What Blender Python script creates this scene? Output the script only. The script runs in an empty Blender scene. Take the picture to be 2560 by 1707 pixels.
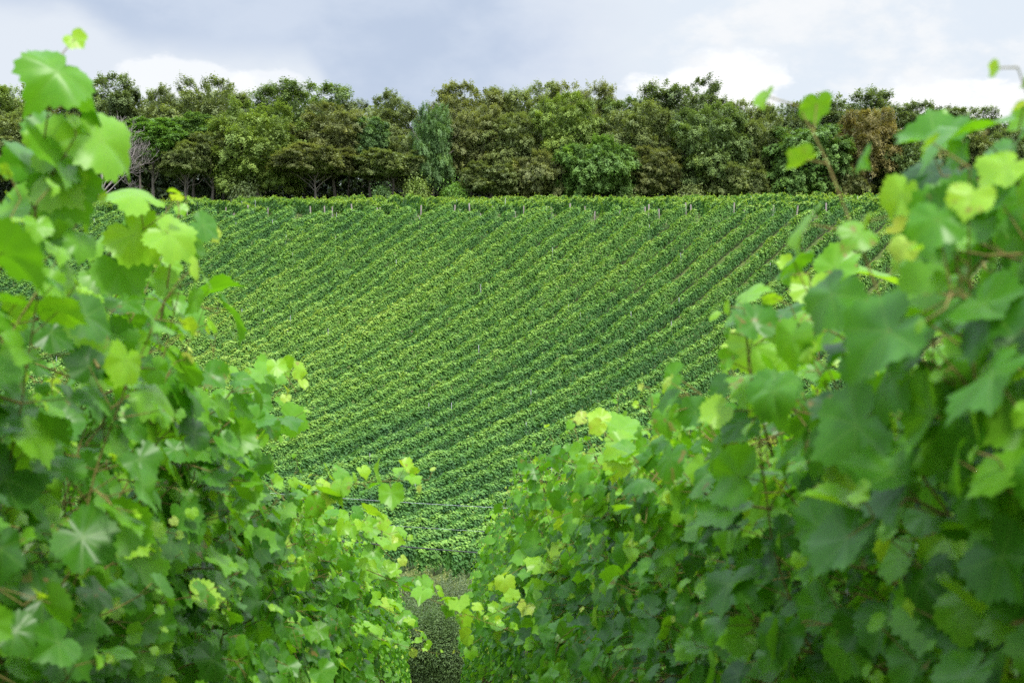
import bpy, math
import numpy as np

# ------------------------------------------------------------------ camera, light, exposure
scene = bpy.context.scene
F = 1422.0                       # focal length in pixels of a 1024 wide frame (50 mm)
cam_d = bpy.data.cameras.new('camera')
cam_d.lens = 50.0
cam_d.sensor_width = 36.0
cam_d.clip_start = 0.05
cam_d.clip_end = 4000.0
cam_d.dof.use_dof = True
cam_d.dof.focus_distance = 130.0
cam_d.dof.aperture_fstop = 6.0
cam = bpy.data.objects.new('camera', cam_d)
scene.collection.objects.link(cam)
cam.location = (0, 0, 0)
cam.rotation_euler = (math.pi / 2, 0, 0)
scene.camera = cam

SUN_EL, SUN_AZ = 57.0, 158.0      # azimuth clockwise from +Y (the view direction)
sun_d = bpy.data.lights.new('sun', 'SUN')
sun_d.energy = 2.7
sun_d.angle = math.radians(8)
sun_d.color = (1.0, 0.955, 0.88)
sun = bpy.data.objects.new('sun', sun_d)
scene.collection.objects.link(sun)
sun.rotation_euler = (math.radians(90 - SUN_EL), 0, math.radians(180 - SUN_AZ))

scene.view_settings.view_transform = 'Standard'
scene.view_settings.look = 'None'
scene.view_settings.exposure = 0.85
scene.view_settings.gamma = 1.0
scene.cycles.max_bounces = 7
scene.cycles.diffuse_bounces = 4
scene.cycles.glossy_bounces = 2
scene.cycles.transmission_bounces = 4
scene.cycles.use_denoising = False

# the real sky behind a broken deck of cloud
world = bpy.data.worlds.new('World')
scene.world = world
world.use_nodes = True
wt = world.node_tree
wt.nodes.clear()


class NT:
    """tiny helper to wire math nodes"""
    def __init__(s, tree): s.t = tree
    def n(s, typ, **kw):
        nd = s.t.nodes.new(typ)
        for k, v in kw.items(): setattr(nd, k, v)
        return nd
    def put(s, sock, v):
        if isinstance(v, bpy.types.NodeSocket): s.t.links.new(v, sock)
        elif v is not None: sock.default_value = v
    def m(s, op, a, b=None, c=None, clamp=False):
        nd = s.n('ShaderNodeMath', operation=op); nd.use_clamp = clamp
        for i, v in enumerate((a, b, c)):
            if v is not None: s.put(nd.inputs[i], v)
        return nd.outputs[0]
    def sstep(s, v, lo, hi, a=0.0, b=1.0):
        nd = s.n('ShaderNodeMapRange', interpolation_type='SMOOTHSTEP')
        s.put(nd.inputs['Value'], v)
        for k, x in (('From Min', lo), ('From Max', hi), ('To Min', a), ('To Max', b)): s.put(nd.inputs[k], x)
        return nd.outputs[0]
    def mix(s, f, a, b, typ='RGBA', blend='MIX'):
        nd = s.n('ShaderNodeMix', data_type=typ)
        if typ == 'RGBA':
            nd.blend_type = blend
            s.put(nd.inputs[0], f); s.put(nd.inputs[6], a); s.put(nd.inputs[7], b); return nd.outputs[2]
        s.put(nd.inputs[0], f); s.put(nd.inputs[2], a); s.put(nd.inputs[3], b); return nd.outputs[0]
    def ramp(s, f, stops):
        nd = s.n('ShaderNodeValToRGB')
        e = nd.color_ramp.elements
        while len(e) < len(stops): e.new(0.5)
        for el, (p, c) in zip(e, stops): el.position = p; el.color = (*c, 1)
        s.put(nd.inputs[0], f); return nd.outputs[0]
    def noise(s, vec, scale, detail=4, rough=0.55):
        nd = s.n('ShaderNodeTexNoise')
        if vec is not None: s.put(nd.inputs['Vector'], vec)
        nd.inputs['Scale'].default_value = scale; nd.inputs['Detail'].default_value = detail
        nd.inputs['Roughness'].default_value = rough
        return nd.outputs[0]


def srgb(r, g, b):
    f = lambda c: (c / 255 / 12.92) if c / 255 <= 0.04045 else ((c / 255 + 0.055) / 1.055) ** 2.4
    return (f(r), f(g), f(b))


W = NT(wt)
skyt = W.n('ShaderNodeTexSky', sky_type='NISHITA', sun_disc=False)
skyt.sun_elevation = math.radians(SUN_EL)
skyt.sun_rotation = math.radians(SUN_AZ)
tc = W.n('ShaderNodeTexCoord')
sep = W.n('ShaderNodeSeparateXYZ')
wt.links.new(tc.outputs['Generated'], sep.inputs[0])
dx, dy, dz = sep.outputs
az = W.m('MULTIPLY', W.m('ARCTAN2', dx, dy), 180 / math.pi)              # degrees
el = W.m('MULTIPLY', W.m('ARCSINE', dz), 180 / math.pi)
cv = W.n('ShaderNodeCombineXYZ')
W.put(cv.inputs[0], az); W.put(cv.inputs[1], W.m('MULTIPLY', el, 1.7))
n_big = W.noise(cv.outputs[0], 0.11, 5, 0.5)
n_mid = W.noise(cv.outputs[0], 0.34, 8, 0.6)
nb = W.m('SUBTRACT', n_big, 0.5)
nm = W.m('SUBTRACT', n_mid, 0.5)
# grey rain-cloud sheet over the left half, ragged lower edge
edge_az = W.m('ADD', az, W.m('ADD', W.m('MULTIPLY', nb, 9.0), W.m('MULTIPLY', nm, 3.0)))
edge_el = W.m('ADD', el, W.m('ADD', W.m('MULTIPLY', nb, 2.2), W.m('MULTIPLY', nm, 1.4)))
low = W.sstep(az, -8.5, -6.0, 11.15, 8.3)                                  # the sheet's base hangs lower towards its right end
low = W.m('ADD', low, W.sstep(az, -14.5, -18.0, 0.0, 1.3))
sheet = W.m('MULTIPLY', W.sstep(edge_az, 4.5, -1.5), W.sstep(W.m('SUBTRACT', edge_el, low), -0.5, 0.9))
c_light = W.mix(W.sstep(n_mid, 0.35, 0.65), (*srgb(240, 245, 250), 1), (*srgb(249, 251, 253), 1))
c_right = W.mix(W.sstep(W.m('ADD', n_big, W.m('MULTIPLY', nm, 0.5)), 0.42, 0.6), (*srgb(230, 239, 249), 1), c_light)
c_base = W.mix(W.sstep(az, 3.0, 8.0), (*srgb(230, 237, 246), 1), c_right)
c_sheet = W.mix(W.sstep(W.m('ADD', n_big, W.m('MULTIPLY', nm, 0.4)), 0.36, 0.66), (*srgb(192, 206, 228), 1), (*srgb(210, 221, 238), 1))
c_sheet = W.mix(W.sstep(az, -2.0, 4.0), c_sheet, (*srgb(206, 217, 238), 1))
col = W.mix(sheet, c_base, c_sheet)


def cumulus(colr, caz, cel, raz, rel, k=0.85):
    ex = W.m('DIVIDE', W.m('SUBTRACT', az, caz), raz)
    ey = W.m('DIVIDE', W.m('SUBTRACT', el, cel), rel)
    d = W.m('SQRT', W.m('ADD', W.m('MULTIPLY', ex, ex), W.m('MULTIPLY', ey, ey)))
    d = W.m('ADD', d, W.m('ADD', W.m('MULTIPLY', nm, 2.3), W.m('MULTIPLY', nb, 1.0)))
    f = W.m('MULTIPLY', W.sstep(d, 1.1, 0.7), k)
    return W.mix(f, colr, (1.08, 1.08, 1.08, 1))


for c in ((8.6, 10.3, 2.4, 1.25), (7.7, 9.6, 2.8, 1.2), (16.2, 9.0, 2.2, 1.35), (19.6, 8.6, 2.3, 1.1), (13.3, 8.2, 2.6, 1.0), (-13.2, 10.2, 3.0, 0.85, 0.55), (-9.6, 10.2, 1.6, 0.6, 0.45)):
    col = cumulus(col, *c)
# the unseen deck overhead is brightened to light the foliage below
lift = W.sstep(el, 14.5, 48.0, 0.57, 2.1)
lift = W.m('MAXIMUM', lift, W.sstep(W.m('ABSOLUTE', az), 35.0, 90.0, 0.57, 1.15))      # unseen sky behind the camera, sun side, raised to fill tree and row fronts
bg_cloud = W.n('ShaderNodeBackground')
W.put(bg_cloud.inputs[0], col); W.put(bg_cloud.inputs[1], lift)
bg_sky = W.n('ShaderNodeBackground')
wt.links.new(skyt.outputs[0], bg_sky.inputs[0])
bg_sky.inputs[1].default_value = 0.06
mixs = W.n('ShaderNodeMixShader')
mixs.inputs[0].default_value = 0.94
wt.links.new(bg_sky.outputs[0], mixs.inputs[1]); wt.links.new(bg_cloud.outputs[0], mixs.inputs[2])
wo = W.n('ShaderNodeOutputWorld')
wt.links.new(mixs.outputs[0], wo.inputs[0])

# ------------------------------------------------------------------ helpers
rng = np.random.default_rng(11)
COL = scene.collection


def at(x, y, Y):
    """point seen at pixel (x, y) of the 1024 x 682 frame, Y metres ahead"""
    return np.array([(x - 512) / F * Y, Y, (341 - y) / F * Y])


def norm(a):
    return a / np.maximum(np.linalg.norm(a, axis=-1, keepdims=True), 1e-9)


def make_mesh(name, V, tris=None, quads=None, mats=(), mat_tri=None, mat_quad=None, attrs=None, smooth=True):
    me = bpy.data.meshes.new(name)
    V = np.asarray(V, np.float32).reshape(-1, 3)
    tris = np.zeros((0, 3), np.int32) if tris is None else np.asarray(tris, np.int32).reshape(-1, 3)
    quads = np.zeros((0, 4), np.int32) if quads is None else np.asarray(quads, np.int32).reshape(-1, 4)
    nt, nq = len(tris), len(quads)
    me.vertices.add(len(V)); me.vertices.foreach_set('co', V.ravel())
    me.loops.add(nt * 3 + nq * 4)
    me.loops.foreach_set('vertex_index', np.concatenate([tris.ravel(), quads.ravel()]).astype(np.int32))
    me.polygons.add(nt + nq)
    me.polygons.foreach_set('loop_start', np.concatenate([np.arange(nt) * 3, nt * 3 + np.arange(nq) * 4]).astype(np.int32))
    for m in mats: me.materials.append(m)
    if mat_tri is not None or mat_quad is not None:
        mt = np.zeros(nt, np.int32) if mat_tri is None else np.broadcast_to(mat_tri, nt)
        mq = np.zeros(nq, np.int32) if mat_quad is None else np.broadcast_to(mat_quad, nq)
        me.polygons.foreach_set('material_index', np.concatenate([mt, mq]).astype(np.int32))
    me.update(calc_edges=True)
    me.polygons.foreach_set('use_smooth', np.full(nt + nq, smooth))
    for k, a in (attrs or {}).items():
        a = np.asarray(a, np.float32)
        if a.ndim == 1:
            me.attributes.new(k, 'FLOAT', 'POINT').data.foreach_set('value', a)
        else:
            me.attributes.new(k, 'FLOAT_VECTOR', 'POINT').data.foreach_set('vector', a.ravel())
    return me


def add_obj(name, data, parent=None, loc=(0, 0, 0)):
    o = bpy.data.objects.new(name, data)
    COL.objects.link(o)
    o.location = loc
    if parent is not None: o.parent = parent
    return o


def tag(o, label=None, cat=None, group=None, kind=None):
    if label: o['label'] = label
    if cat: o['category'] = cat
    if group: o['group'] = group
    if kind: o['kind'] = kind
    return o


def empty(name, loc, rz=0.0):
    o = add_obj(name, None, None, loc)
    o.rotation_euler = (0, 0, rz)
    o.empty_display_size = 0.2
    return o


def segs(P0, P1, r0, r1, sides=4):
    """straight tapered sticks -> V, quads"""
    P0 = np.asarray(P0, float).reshape(-1, 3); P1 = np.asarray(P1, float).reshape(-1, 3)
    n = len(P0)
    r0 = np.broadcast_to(r0, n); r1 = np.broadcast_to(r1, n)
    d = norm(P1 - P0)
    ref = np.where(np.abs(d[:, 2:3]) > 0.9, np.array([[1.0, 0, 0]]), np.array([[0, 0, 1.0]]))
    a = norm(np.cross(d, ref)); b = np.cross(d, a)
    th = np.arange(sides) * 2 * np.pi / sides
    ring = np.cos(th)[None, :, None] * a[:, None] + np.sin(th)[None, :, None] * b[:, None]
    V = np.concatenate([P0[:, None] + ring * r0[:, None, None], P1[:, None] + ring * r1[:, None, None]], 1)
    i = np.arange(sides); j = (i + 1) % sides
    q = np.stack([i, j, j + sides, i + sides], 1)
    Q = (q[None] + (np.arange(n) * 2 * sides)[:, None, None]).reshape(-1, 4)
    return V.reshape(-1, 3), Q


def polyseg(pts, rad, sides=6):
    """a smooth joined tube through pts"""
    pts = np.asarray(pts, float); n = len(pts)
    rad = np.broadcast_to(rad, n)
    t = norm(np.gradient(pts, axis=0))
    a = np.cross(t[0], [0.3, 0.9, 0.2]); a /= np.linalg.norm(a)
    V = []
    th = np.arange(sides) * 2 * np.pi / sides
    for k in range(n):
        a = a - t[k] * a.dot(t[k]); a /= np.linalg.norm(a)
        b = np.cross(t[k], a)
        V.append(pts[k] + rad[k] * (np.cos(th)[:, None] * a + np.sin(th)[:, None] * b))
    i = np.arange(sides); j = (i + 1) % sides
    q = np.stack([i, j, j + sides, i + sides], 1)
    Q = (q[None] + (np.arange(n - 1) * sides)[:, None, None]).reshape(-1, 4)
    return np.concatenate(V), Q


class Pile:
    """collects verts/quads"""
    def __init__(s): s.V = []; s.Q = []; s.n = 0
    def add(s, VQ):
        V, Q = VQ
        s.V.append(V); s.Q.append(Q + s.n); s.n += len(V)
    def get(s): return np.concatenate(s.V), np.concatenate(s.Q)


def patches(x, y, seed, scale):
    """soft 2-D value field, about -1..1"""
    r = np.random.default_rng(seed)
    out = np.zeros_like(x, dtype=float)
    for k in range(7):
        an = r.uniform(0, 2 * np.pi); f = r.uniform(0.6, 1.7) / scale * 2 * np.pi; ph = r.uniform(0, 6.28)
        out += np.sin((np.cos(an) * x + np.sin(an) * y) * f + ph)
    return out / 3.2


def wander(t, seed, step):
    """1-D soft noise about -1..1 along t"""
    r = np.random.default_rng(seed)
    g = np.floor(t.min() / step) * step + np.arange(int((t.max() - t.min()) / step) + 4) * step
    return np.interp(t, g, r.uniform(-1, 1, len(g)))


ORD = ['zeroth', 'first', 'second', 'third', 'fourth', 'fifth', 'sixth', 'seventh', 'eighth', 'ninth', 'tenth', 'eleventh', 'twelfth']


def nth(n):
    if n < len(ORD): return ORD[n]
    s = 'th' if 10 <= n % 100 <= 20 else {1: 'st', 2: 'nd', 3: 'rd'}.get(n % 10, 'th')
    return '%d%s' % (n, s)


# ------------------------------------------------------------------ materials
def new_mat(name):
    m = bpy.data.materials.new(name); m.use_nodes = True
    m.node_tree.nodes.clear()
    return m, NT(m.node_tree)


def finish(N, shader):
    o = N.n('ShaderNodeOutputMaterial'); N.t.links.new(shader, o.inputs[0])


def principled(N, col, rough=0.6, spec=0.4, normal=None):
    p = N.n('ShaderNodeBsdfPrincipled')
    N.put(p.inputs['Base Color'], col); N.put(p.inputs['Roughness'], rough); N.put(p.inputs['Specular IOR Level'], spec)
    if normal is not None: N.t.links.new(normal, p.inputs['Normal'])
    return p.outputs[0]


def attr(N, name, out='Fac'):
    a = N.n('ShaderNodeAttribute'); a.attribute_name = name
    return a.outputs[out]


def leafy(N, col, tcol, trans, rough, spec):
    sh = principled(N, col, rough, spec)
    tr = N.n('ShaderNodeBsdfTranslucent'); N.put(tr.inputs[0], tcol)
    mx = N.n('ShaderNodeMixShader'); N.put(mx.inputs[0], trans)
    N.t.links.new(sh, mx.inputs[1]); N.t.links.new(tr.outputs[0], mx.inputs[2])
    return mx.outputs[0]


def mat_hill_vine():
    m, N = new_mat('far_vine_leaf')
    t = attr(N, 'tint')
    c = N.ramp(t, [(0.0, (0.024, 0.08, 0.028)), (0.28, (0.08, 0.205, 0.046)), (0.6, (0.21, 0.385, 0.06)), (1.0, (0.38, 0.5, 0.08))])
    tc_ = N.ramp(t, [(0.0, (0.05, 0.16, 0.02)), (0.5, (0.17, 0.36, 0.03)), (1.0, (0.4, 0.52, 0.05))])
    finish(N, leafy(N, c, tc_, 0.32, 0.55, 0.28))
    return m


def mat_near_vine():
    m, N = new_mat('grapevine_leaf')
    t = attr(N, 'tint')
    uv = N.n('ShaderNodeAttribute'); uv.attribute_name = 'leafco'
    sp = N.n('ShaderNodeSeparateXYZ'); N.t.links.new(uv.outputs['Vector'], sp.inputs[0])
    x, y = N.m('ABSOLUTE', sp.outputs[0]), sp.outputs[1]
    # main veins radiate from the stalk: distance to the three mirrored vein lines
    d = None
    for a in (0.0, 0.87, 1.83):
        s_, c_ = math.sin(a), math.cos(a)
        across = N.m('ABSOLUTE', N.m('SUBTRACT', N.m('MULTIPLY', x, c_), N.m('MULTIPLY', y, s_)))
        along = N.m('ADD', N.m('MULTIPLY', x, s_), N.m('MULTIPLY', y, c_))
        dd = N.m('ADD', across, N.m('MULTIPLY', N.m('LESS_THAN', along, 0.0), 9.0))
        d = dd if d is None else N.m('MINIMUM', d, dd)
    rad = N.m('SQRT', N.m('ADD', N.m('MULTIPLY', x, x), N.m('MULTIPLY', y, y)))
    vein = N.sstep(d, N.m('SUBTRACT', 0.04, N.m('MULTIPLY', rad, 0.026)), 0.0)
    # side veins as a herringbone between the main ones
    side = N.m('SINE', N.m('ADD', N.m('MULTIPLY', rad, 34.0), N.m('MULTIPLY', d, -30.0)))
    side = N.sstep(side, 0.8, 1.0, 0.0, 0.35)
    ve = N.m('MAXIMUM', N.m('MULTIPLY', vein, 0.75), N.m('MULTIPLY', side, 0.5))
    wn = N.noise(uv.outputs['Vector'], 3.0, 3, 0.6)
    t2 = N.m('ADD', t, N.m('MULTIPLY', N.m('SUBTRACT', wn, 0.5), 0.22), clamp=True)
    c = N.ramp(t2, [(0.0, (0.016, 0.068, 0.005)), (0.3, (0.056, 0.19, 0.01)), (0.6, (0.14, 0.33, 0.014)), (0.85, (0.24, 0.42, 0.025)), (1.0, (0.31, 0.43, 0.06))])
    c = N.mix(N.m('MULTIPLY', ve, 0.4), c, (0.2, 0.34, 0.06, 1))
    # a few leaves with brown, dried spots
    lz = N.m('FRACT', N.m('MULTIPLY', sp.outputs[2], 7.31))
    spot = N.m('MULTIPLY', N.sstep(N.noise(uv.outputs['Vector'], 2.2, 3, 0.5), 0.58, 0.66), N.m('GREATER_THAN', lz, 0.88))
    c = N.mix(N.m('MULTIPLY', spot, 0.8), c, (0.2, 0.12, 0.04, 1))
    geo = N.n('ShaderNodeNewGeometry')
    under = N.mix(0.45, c, (0.085, 0.19, 0.022, 1))
    cc = N.mix(geo.outputs['Backfacing'], c, under)
    tcol = N.ramp(t2, [(0.0, (0.06, 0.24, 0.004)), (0.45, (0.2, 0.5, 0.006)), (0.8, (0.5, 0.72, 0.02)), (1.0, (0.7, 0.7, 0.12))])
    tcol = N.mix(N.m('MULTIPLY', ve, 0.35), tcol, (0.12, 0.24, 0.02, 1))
    rough = N.mix(geo.outputs['Backfacing'], 0.36, 0.75, 'FLOAT')
    finish(N, leafy(N, cc, tcol, 0.4, rough, 0.28))
    return m


def mat_tree_leaf():
    m, N = new_mat('tree_leaf')
    t = attr(N, 'tint')
    oi = N.n('ShaderNodeObjectInfo')
    k = N.ramp(t, [(0.0, (0.7, 0.75, 0.75)), (0.5, (1.6, 1.6, 1.5)), (0.85, (2.3, 2.2, 1.7)), (1.0, (3.0, 2.5, 1.5))])
    c = N.mix(1.0, oi.outputs['Color'], k, blend='MULTIPLY')
    tcx = N.mix(1.0, c, (1.9, 1.9, 0.9, 1), blend='MULTIPLY')
    finish(N, leafy(N, c, tcx, 0.25, 0.55, 0.35))
    return m


def mat_bark(name, c0, c1, scale=6.0):
    m, N = new_mat(name)
    tcn = N.n('ShaderNodeTexCoord')
    mp = N.n('ShaderNodeMapping'); mp.inputs['Scale'].default_value = (1, 1, 0.25)
    N.t.links.new(tcn.outputs['Object'], mp.inputs[0])
    f = N.noise(mp.outputs[0], scale, 5, 0.65)
    c = N.ramp(f, [(0.3, c0), (0.7, c1)])
    bp = N.n('ShaderNodeBump'); bp.inputs['Strength'].default_value = 0.5; bp.inputs['Distance'].default_value = 0.02
    N.t.links.new(f, bp.inputs['Height'])
    finish(N, principled(N, c, 0.85, 0.2, bp.outputs[0]))
    return m


def mat_plain(name, c, rough=0.6, metal=0.0, spec=0.4):
    m, N = new_mat(name)
    tcn = N.n('ShaderNodeTexCoord')
    f = N.noise(tcn.outputs['Object'], 9.0, 4)
    cc = N.mix(f, tuple(x * 0.75 for x in c) + (1,), tuple(min(1, x * 1.2) for x in c) + (1,))
    p = N.n('ShaderNodeBsdfPrincipled')
    N.put(p.inputs['Base Color'], cc); p.inputs['Roughness'].default_value = rough
    p.inputs['Metallic'].default_value = metal; p.inputs['Specular IOR Level'].default_value = spec
    finish(N, p.outputs[0])
    return m


def mat_ground():
    m, N = new_mat('ground_cover')
    g = N.n('ShaderNodeNewGeometry')
    a = N.noise(g.outputs['Position'], 0.12, 4)
    b = N.noise(g.outputs['Position'], 1.3, 5, 0.7)
    c = N.noise(g.outputs['Position'], 14.0, 4, 0.7)
    grass = N.ramp(N.m('ADD', N.m('MULTIPLY', b, 0.6), N.m('MULTIPLY', c, 0.4)), [(0.3, (0.04, 0.075, 0.018)), (0.5, (0.085, 0.125, 0.035)), (0.68, (0.17, 0.17, 0.075))])
    dry = N.ramp(c, [(0.3, (0.06, 0.045, 0.028)), (0.65, (0.2, 0.15, 0.1))])
    f = N.sstep(N.m('ADD', N.m('MULTIPLY', a, 0.55), N.m('MULTIPLY', b, 0.45)), 0.55, 0.7)
    col = N.mix(f, grass, dry)
    bp = N.n('ShaderNodeBump'); bp.inputs['Distance'].default_value = 0.06
    N.t.links.new(c, bp.inputs['Height'])
    finish(N, principled(N, col, 0.95, 0.1, bp.outputs[0]))
    return m


M_HILL, M_NEAR, M_TREE = mat_hill_vine(), mat_near_vine(), mat_tree_leaf()
M_BARK = mat_bark('grey_bark', (0.07, 0.06, 0.052), (0.22, 0.19, 0.165), 3.0)
M_DEAD = mat_bark('dead_wood', (0.2, 0.17, 0.165), (0.42, 0.37, 0.36), 4.0)
M_VSTEM = mat_bark('vine_bark', (0.05, 0.035, 0.025), (0.17, 0.11, 0.07), 30.0)
M_CANE = mat_bark('vine_cane', (0.1, 0.105, 0.025), (0.2, 0.15, 0.05), 25.0)
M_POST = mat_bark('weathered_post', (0.12, 0.1, 0.09), (0.29, 0.25, 0.23), 9.0)
M_STAKE = mat_plain('galvanised_stake', (0.36, 0.36, 0.37), 0.5, 0.3)
M_WIRE = mat_plain('wire_steel', (0.3, 0.32, 0.36), 0.4, 0.7)
M_CABLE = mat_plain('black_tube', (0.018, 0.02, 0.024), 0.5)
M_GROUND = mat_ground()

# ------------------------------------------------------------------ terrain
KX = 0.5                                   # the slope's contours run obliquely: Ye = Y + KX * X
_tx = np.array([40, 60, 75, 90, 100, 110, 125, 140, 150, 160, 170, 181, 190, 200, 215, 240, 270, 320, 450, 900, 2000])
_tv = np.array([-372, -304, -252, -200, -165, -131, -80, -27, 9, 46, 84, 121.5, 125, 127, 128, 128.5, 124, 108, 80, 40, 15])
_gx = np.array([-60, -30, -10, 0, 10, 20, 30, 36, 45, 55, 62, 80, 140, 400])
_gz = np.array([3.0, 0.8, -0.6, -1.45, -2.8, -4.85, -7.6, -9.5, -12.0, -13.7, -14.2, -14.4, -14.5, -14.5])


def smooth_table(x, y, lo, hi, step, sig):
    xs = np.arange(lo, hi, step); ys = np.interp(xs, x, y)
    k = int(3 * sig / step); w = np.exp(-0.5 * (np.arange(-k, k + 1) * step / sig) ** 2); w /= w.sum()
    return xs, np.convolve(np.pad(ys, k, mode='edge'), w, 'valid')


TXS, TVS = smooth_table(_tx, _tv / F, 40, 2000, 0.5, 4.0)
GXS, GZS = smooth_table(_gx, _gz, -60, 400, 0.25, 2.0)


def YE(X, Y):
    return Y + 60 * np.tanh(KX * X / 60)


def ground_z(X, Y):
    X = np.asarray(X, float); Y = np.asarray(Y, float)
    ye = YE(X, Y)
    near = np.interp(Y, GXS, GZS)
    hill = np.interp(ye, TXS, TVS) * np.maximum(Y, 20)
    w = np.clip((ye - 60) / 20, 0, 1) * np.clip((Y - 50) / 14, 0, 1)
    w = w * w * (3 - 2 * w)
    return near * (1 - w) + hill * w


def grid_axis(pts):
    out = []
    for lo, hi, st in pts: out.append(np.arange(lo, hi, st))
    return np.concatenate(out + [[pts[-1][1]]])


gx = grid_axis([(-900, -200, 50), (-200, -60, 8), (-60, 60, 2), (60, 200, 8), (200, 900, 50)])
gy = grid_axis([(-60, -10, 5), (-10, 80, 1.5), (80, 260, 2.5), (260, 400, 10), (400, 1900, 75)])
GX, GY = np.meshgrid(gx, gy)
GZ = ground_z(GX, GY) + 0.05 * patches(GX, GY, 3, 9.0)
nx, ny = len(gx), len(gy)
idx = np.arange(nx * ny).reshape(ny, nx)
q = np.stack([idx[:-1, :-1], idx[:-1, 1:], idx[1:, 1:], idx[1:, :-1]], -1).reshape(-1, 4)
g = add_obj('ground', make_mesh('ground', np.stack([GX, GY, GZ], -1), None, q, [M_GROUND]))
tag(g, kind='structure')

# ------------------------------------------------------------------ far hillside: rows of vines
KITE = np.array([[0, 0, 0], [0.42, 0.46, 0.0], [0, 1.0, 0], [-0.42, 0.46, 0.0]])


def kites(P, nrm, tip, size, width=1.0):
    nrm = norm(nrm); tip = norm(tip - nrm * np.sum(tip * nrm, 1, keepdims=True)); sd = np.cross(tip, nrm)
    V = P[:, None] + size[:, None, None] * (KITE[None, :, 0:1] * sd[:, None] * width + (KITE[None, :, 1:2] - 0.4) * tip[:, None])
    Q = np.arange(len(P) * 4).reshape(-1, 4)
    return V.reshape(-1, 3), Q


def row_foliage(p0, d, n, t0, t1, dens, seed, size_far, tint_add=0.0):
    """leaves of one trellised row from t0 to t1; n points to the side that faces the valley"""
    r = np.random.default_rng(seed)
    N = int((t1 - t0) * dens)
    t = r.uniform(t0, t1, N)
    bump = wander(t, seed + 1, 0.75); big = wander(t, seed + 2, 3.5)
    plant = 0.5 + 0.5 * np.cos((t / 1.15) * 2 * np.pi + 2.5 * big)
    ymid = p0[1] + d[1] * t
    puff = np.clip((ymid - 118) / 30, 0, 1)                 # weaker, more uneven vines higher up
    blob = wander(t, seed + 12, 0.95)
    top = 1.9 + puff * (0.17 * blob + 0.06 * bump) + (0.08 + tint_add) * np.random.default_rng(seed + 7).normal() + (0.2 + tint_add) * bump + (0.18 + tint_add) * big + 0.08 * plant
    kind = r.random(N)
    wall, core, cap = kind < 0.58, (kind >= 0.58) & (kind < 0.68), (kind >= 0.68) & (kind < 0.91)
    h = np.where(wall | core, 0.38 + (top - 0.38) * r.random(N) ** 0.85, top + r.normal(0, 0.05, N))
    halfw = 0.38 + 0.14 * wander(t + 40 * h, seed + 3, 0.5) + 0.07 * plant + 0.1 * bump + 0.06 * puff * blob
    belly = np.sqrt(np.clip(1 - ((h - 1.12) / 0.98) ** 2, 0.12, 1))
    side = np.where(r.random(N) < 0.78, 1.0, -1.0)
    lat = np.where(wall, side * halfw * belly * r.uniform(0.78, 1.1, N), np.where(core, r.normal(0, 0.06, N), r.uniform(-1, 1, N) * halfw * 0.9))
    h = np.where(cap, h - 0.5 * (lat / 0.42) ** 2 * 0.6, h)
    shoot = kind >= 0.91                                    # loose shoots that stand up or hang out
    sid = np.floor(t / 0.42).astype(int)
    rr = np.random.default_rng(seed + 9).random((sid.max() - sid.min() + 2, 3))
    sv = rr[sid - sid.min()]
    h = np.where(shoot, top - 0.1 + sv[:, 0] ** 3 * 0.75 * r.random(N), h)
    tt = np.where(shoot, (sid + 0.2 + 0.6 * sv[:, 1]) * 0.42 + r.normal(0, 0.05, N), t)
    lat = np.where(shoot, (sv[:, 2] - 0.35) * 0.9 * np.clip(h - top + 0.3, 0, 1) + r.normal(0, 0.05, N), lat)
    X = p0[0] + d[0] * tt + n[0] * lat; Y = p0[1] + d[1] * tt + n[1] * lat
    Z = ground_z(X, Y) + h
    P = np.stack([X, Y, Z], 1)
    n3 = np.array([n[0], n[1], 0])
    out = np.where(wall, side, np.where(core, 1.0, lat / 0.4))[:, None] * n3
    nr = out * np.where(wall, 0.8, np.where(core, 1.0, 0.5))[:, None] + np.array([0, 0, 1.0]) * np.where(wall, 0.42 + 0.4 * (h > 1.35), np.where(core, 0.1, 1.0))[:, None] + r.normal(0, 0.18, (N, 3))
    tip = np.array([0, 0, -1.0]) + 0.5 * out + r.normal(0, 0.5, (N, 3))
    size = size_far * r.uniform(0.75, 1.25, N) * np.where(shoot, 0.85, np.where(core, 2.6, 1.0))
    V, Q = kites(P, nr, tip, size, 1.2)
    pat = patches(X, Y, 21, 60.0) * 0.6 + patches(X, Y, 22, 17.0) * 0.5
    warm = np.exp(-(((X + 3) / 34) ** 2 + ((Y - 158) / 26) ** 2))
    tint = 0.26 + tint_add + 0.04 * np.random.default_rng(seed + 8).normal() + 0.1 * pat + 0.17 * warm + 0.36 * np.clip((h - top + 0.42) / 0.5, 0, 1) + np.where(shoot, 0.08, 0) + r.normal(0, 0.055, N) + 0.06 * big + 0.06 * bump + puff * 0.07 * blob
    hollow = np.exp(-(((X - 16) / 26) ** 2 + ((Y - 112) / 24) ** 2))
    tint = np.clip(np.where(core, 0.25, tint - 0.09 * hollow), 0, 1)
    return V, Q, np.repeat(tint, 4)


def row_stems(p0, d, t0, t1, seed):
    r = np.random.default_rng(seed)
    t = np.arange(t0 + 0.4, t1, 1.15) + r.normal(0, 0.05, len(np.arange(t0 + 0.4, t1, 1.15)))
    X = p0[0] + d[0] * t; Y = p0[1] + d[1] * t; Z = ground_z(X, Y)
    A = np.stack([X, Y, Z - 0.05], 1); B = np.stack([X + r.normal(0, 0.04, len(t)), Y, Z + 0.75], 1)
    return segs(A, B, 0.03, 0.022, 3)


def in_view(X, Y, mx=0.385):
    return (Y > 45) & (np.abs(X) < mx * Y + 1.5)


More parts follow.
